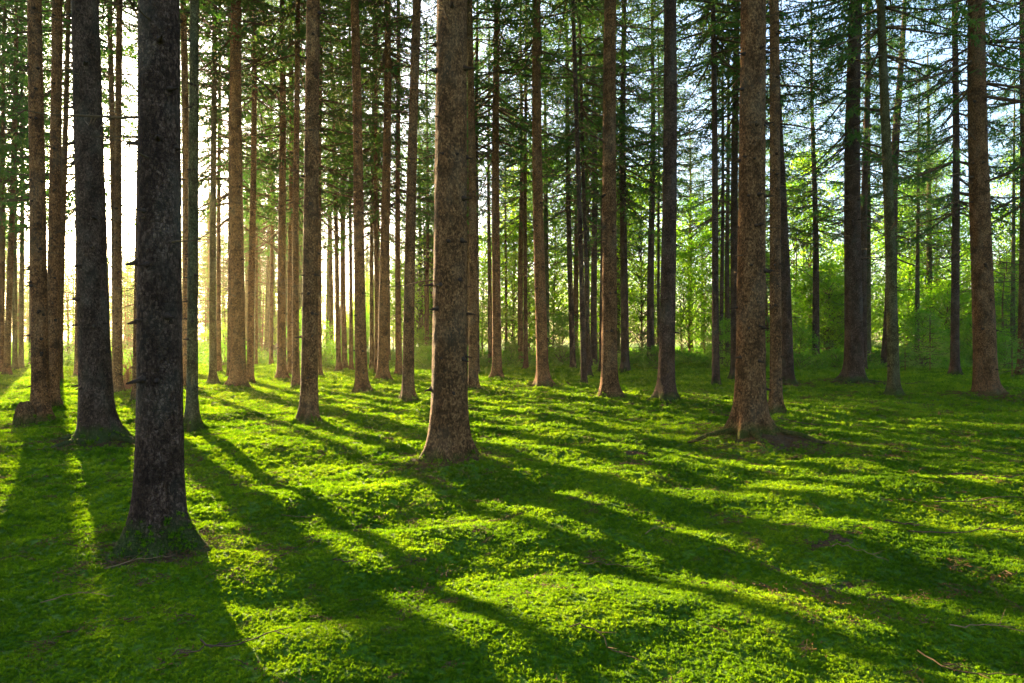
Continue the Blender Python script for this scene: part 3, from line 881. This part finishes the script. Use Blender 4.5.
tufts = [tuft(1300 + i) for i in range(6)]
PX, PY, PR = [], [], []
edges = np.concatenate([np.arange(1.6, 12, .4), np.arange(12, 48.1, 1.5)])
for d0, d1 in zip(edges[:-1], edges[1:]):
    dm = (d0 + d1) / 2; rad = min(max(.0041 * dm, .0135), .16)
    hw = .86 * dm + 2.0
    n = int(2 * hw * (d1 - d0) * 2.3 / (PI * rad * rad))
    PX.append(rng.uniform(-hw, hw, n)); PY.append(rng.uniform(d0, d1, n)); PR.append(np.full(n, rad) * rng.uniform(.6, 1.35, n))
PX, PY, PR = map(np.concatenate, (PX, PY, PR))
keep = litter(PX, PY) + rng.normal(size=len(PX)) * .16 < .52
for x, y, z, rad in spots:
    keep &= (PX - x) ** 2 + (PY - y) ** 2 > (rad * 1.25) ** 2
PX, PY, PR = PX[keep], PY[keep], PR[keep]
PZ = ground(PX, PY)
rot = np.stack([rng.normal(size=len(PX)) * .25, rng.normal(size=len(PX)) * .25, rng.uniform(0, 2 * PI, len(PX))], 1)
sc = np.stack([PR, PR, PR * rng.uniform(.7, 1.2, len(PX))], 1)
CL = np.array(CLIMB)
pos = np.concatenate([np.stack([PX, PY, PZ], 1), CL[:, :3]])
rot = np.concatenate([rot, np.stack([0 * CL[:, 3], CL[:, 3], CL[:, 4]], 1)]); sc = np.concatenate([sc, np.stack([CL[:, 5]] * 3, 1)])
scatter('moss', pos, sc, rot, tufts, '')

def debris(seed):
    """dry spruce needles, bark crumbs and twig ends"""
    r = np.random.default_rng(seed); b = Bag()
    for k in range(7):
        a = r.uniform(0, 2 * PI); ln = r.uniform(.25, 1.0); o = np.append(r.normal(size=2) * .5, .06 + .1 * r.random())
        d = np.array([math.cos(a), math.sin(a), r.normal() * .2])
        b.tube(np.stack([o, o + d * ln * .5 + r.normal(size=3) * .05, o + d * ln]), np.array([.035, .03, .012]) * r.uniform(.4, 1.2), 4, 0)
    n = 26
    P = np.concatenate([r.normal(size=(n, 2)) * .6, .05 + .12 * r.random((n, 1))], 1); d = unit(r.normal(size=(n, 3)) * np.array([1, 1, .3]))
    b.leaves(P, d, perp(d, r), r.uniform(.12, .4, n), r.uniform(.04, .12, n), 1)
    return b.mesh('debris', [M_TWIG, M_DRY])


deb = [debris(1450 + i) for i in range(5)]
n = 14000
DY = 1.7 + 16 * rng.random(n) ** .75; DX = rng.uniform(-1, 1, n) * (.86 * DY + 1.5)
lt = litter(DX, DY); nz_ = perlin(DX / 1.1, DY / .8, 51)
k = rng.random(n) < np.clip(.16 + .9 * nz_ + lt * 1.2, .05, 1)
ex = [(lx + rng.normal() * lr * .6, ly + rng.normal() * lr * .6) for lx, ly, lr in LITTER for _ in range(int(420 * lr))]
DX = np.concatenate([DX[k], [q[0] for q in ex]]); DY = np.concatenate([DY[k], [q[1] for q in ex]]); ds = rng.uniform(.025, .09, len(DX)) * (.85 + DY / 30)
scatter('forest_litter', np.stack([DX, DY, ground(DX, DY) + np.where(litter(DX, DY) > .5, 0.0, .012 + .0022 * DY)], 1), np.stack([ds, ds, ds], 1), np.stack([rng.normal(size=len(ds)) * .2, rng.normal(size=len(ds)) * .2, rng.uniform(0, 6.3, len(ds))], 1), deb, '')

herbs = [herb(1400 + i) for i in range(5)]
n = 6500
HY = 27 + 40 * rng.random(n) ** .8; HX = rng.uniform(-1, 1, n) * (.86 * HY + 2)
px = HX / HY * F + CX
dens = np.clip((px - 300) / 250, .22, 1) * np.clip((HY - 25) / 9, 0, 1) * (perlin(HX / 3.5, HY / 3.5, 31) > -.22)
k = rng.random(n) < dens
HX, HY = HX[k], HY[k]; hs = rng.uniform(.3, .95, len(HX)) * np.clip((HY - 22) / 14, .3, 1.15)
scatter('undergrowth', np.stack([HX, HY, ground(HX, HY)], 1), np.stack([hs, hs, hs], 1), np.stack([0 * hs, 0 * hs, rng.uniform(0, 6.3, len(hs))], 1), herbs, '')

# ------------------------------------------------------------------ air, sky, sun, camera
V = np.array([[sx * 340, sy * 340 + 5, sz] for sz in (-3, 31.5) for sx, sy in ((-1, -1), (1, -1), (1, 1), (-1, 1))], float)
Q = np.array([[3, 2, 1, 0], [4, 5, 6, 7], [0, 1, 5, 4], [1, 2, 6, 5], [2, 3, 7, 6], [3, 0, 4, 7]])
hm = bpy.data.materials.new('haze'); hm.use_nodes = True; hm.node_tree.nodes.clear()
vo = hm.node_tree.nodes.new('ShaderNodeVolumePrincipled'); ou = hm.node_tree.nodes.new('ShaderNodeOutputMaterial')
vo.inputs['Color'].default_value = (1.0, .82, .46, 1); vo.inputs['Density'].default_value = .00045; vo.inputs['Anisotropy'].default_value = .5
hm.node_tree.links.new(vo.outputs[0], ou.inputs['Volume'])
tag(obj('haze', mesh('haze', V, [Q], [hm])), kind='stuff')

w = bpy.data.worlds.new('World'); S.world = w; w.use_nodes = True
nt = w.node_tree; nt.nodes.clear()
sky = nt.nodes.new('ShaderNodeTexSky'); sky.sky_type = 'NISHITA'; sky.sun_disc = False
sky.sun_elevation = SUN_EL; sky.sun_rotation = SUN_AZ % (2 * PI)
sky.air_density = 1.0; sky.dust_density = 2.6; sky.ozone_density = 2.5
bg = nt.nodes.new('ShaderNodeBackground'); bg.inputs['Strength'].default_value = 0.064
wo = nt.nodes.new('ShaderNodeOutputWorld')
nt.links.new(sky.outputs[0], bg.inputs['Color'])
# bright haze of the sky close around the sun
tc = nt.nodes.new('ShaderNodeTexCoord'); dt = nt.nodes.new('ShaderNodeVectorMath'); dt.operation = 'DOT_PRODUCT'
dt.inputs[1].default_value = SUND
nt.links.new(tc.outputs['Generated'], dt.inputs[0])


def wmath(op, a, b):
    q = nt.nodes.new('ShaderNodeMath'); q.operation = op
    for v, kk in ((a, 0), (b, 1)):
        if isinstance(v, (int, float)):
            q.inputs[kk].default_value = v
        else:
            nt.links.new(v, q.inputs[kk])
    return q.outputs[0]


c = wmath('MAXIMUM', dt.outputs['Value'], 0.0)
g = wmath('ADD', wmath('MULTIPLY', wmath('POWER', c, 5000.0), 25.0), wmath('MULTIPLY', wmath('POWER', c, 300.0), .5))
bg2 = nt.nodes.new('ShaderNodeBackground'); bg2.inputs['Color'].default_value = (1.0, .74, .30, 1)
nt.links.new(g, bg2.inputs['Strength'])
ad = nt.nodes.new('ShaderNodeAddShader'); nt.links.new(bg.outputs[0], ad.inputs[0]); nt.links.new(bg2.outputs[0], ad.inputs[1])
nt.links.new(ad.outputs[0], wo.inputs['Surface'])

sl = bpy.data.lights.new('sun', 'SUN'); sl.energy = 5.0; sl.angle = math.radians(.5); sl.color = (1.0, .78, .44)
so = bpy.data.objects.new('sun', sl); COL.objects.link(so)
so.rotation_euler = Vector((-SUND[0], -SUND[1], -SUND[2])).to_track_quat('-Z', 'Y').to_euler(); so.location = (SUND * 60).tolist()

cd = bpy.data.cameras.new('camera'); cam = bpy.data.objects.new('camera', cd); COL.objects.link(cam)
cam.location = (0, 0, CAMH); cam.rotation_euler = (PI / 2, 0, 0)
cd.sensor_width = 36; cd.lens = 36 * F / 1024; cd.clip_end = 2000; cd.clip_start = .05
S.camera = cam

S.render.engine = 'CYCLES'
S.cycles.use_denoising = True; S.cycles.use_adaptive_sampling = True; S.cycles.adaptive_threshold = 0.02
S.cycles.max_bounces = 6; S.cycles.diffuse_bounces = 4; S.cycles.debug_use_spatial_splits = True; S.cycles.transmission_bounces = 4; S.cycles.glossy_bounces = 2
S.cycles.volume_bounces = 0
S.cycles.sample_clamp_indirect = 6
S.view_settings.view_transform = 'Standard'; S.view_settings.look = 'None'
S.view_settings.exposure = 3.6; S.view_settings.gamma = 1
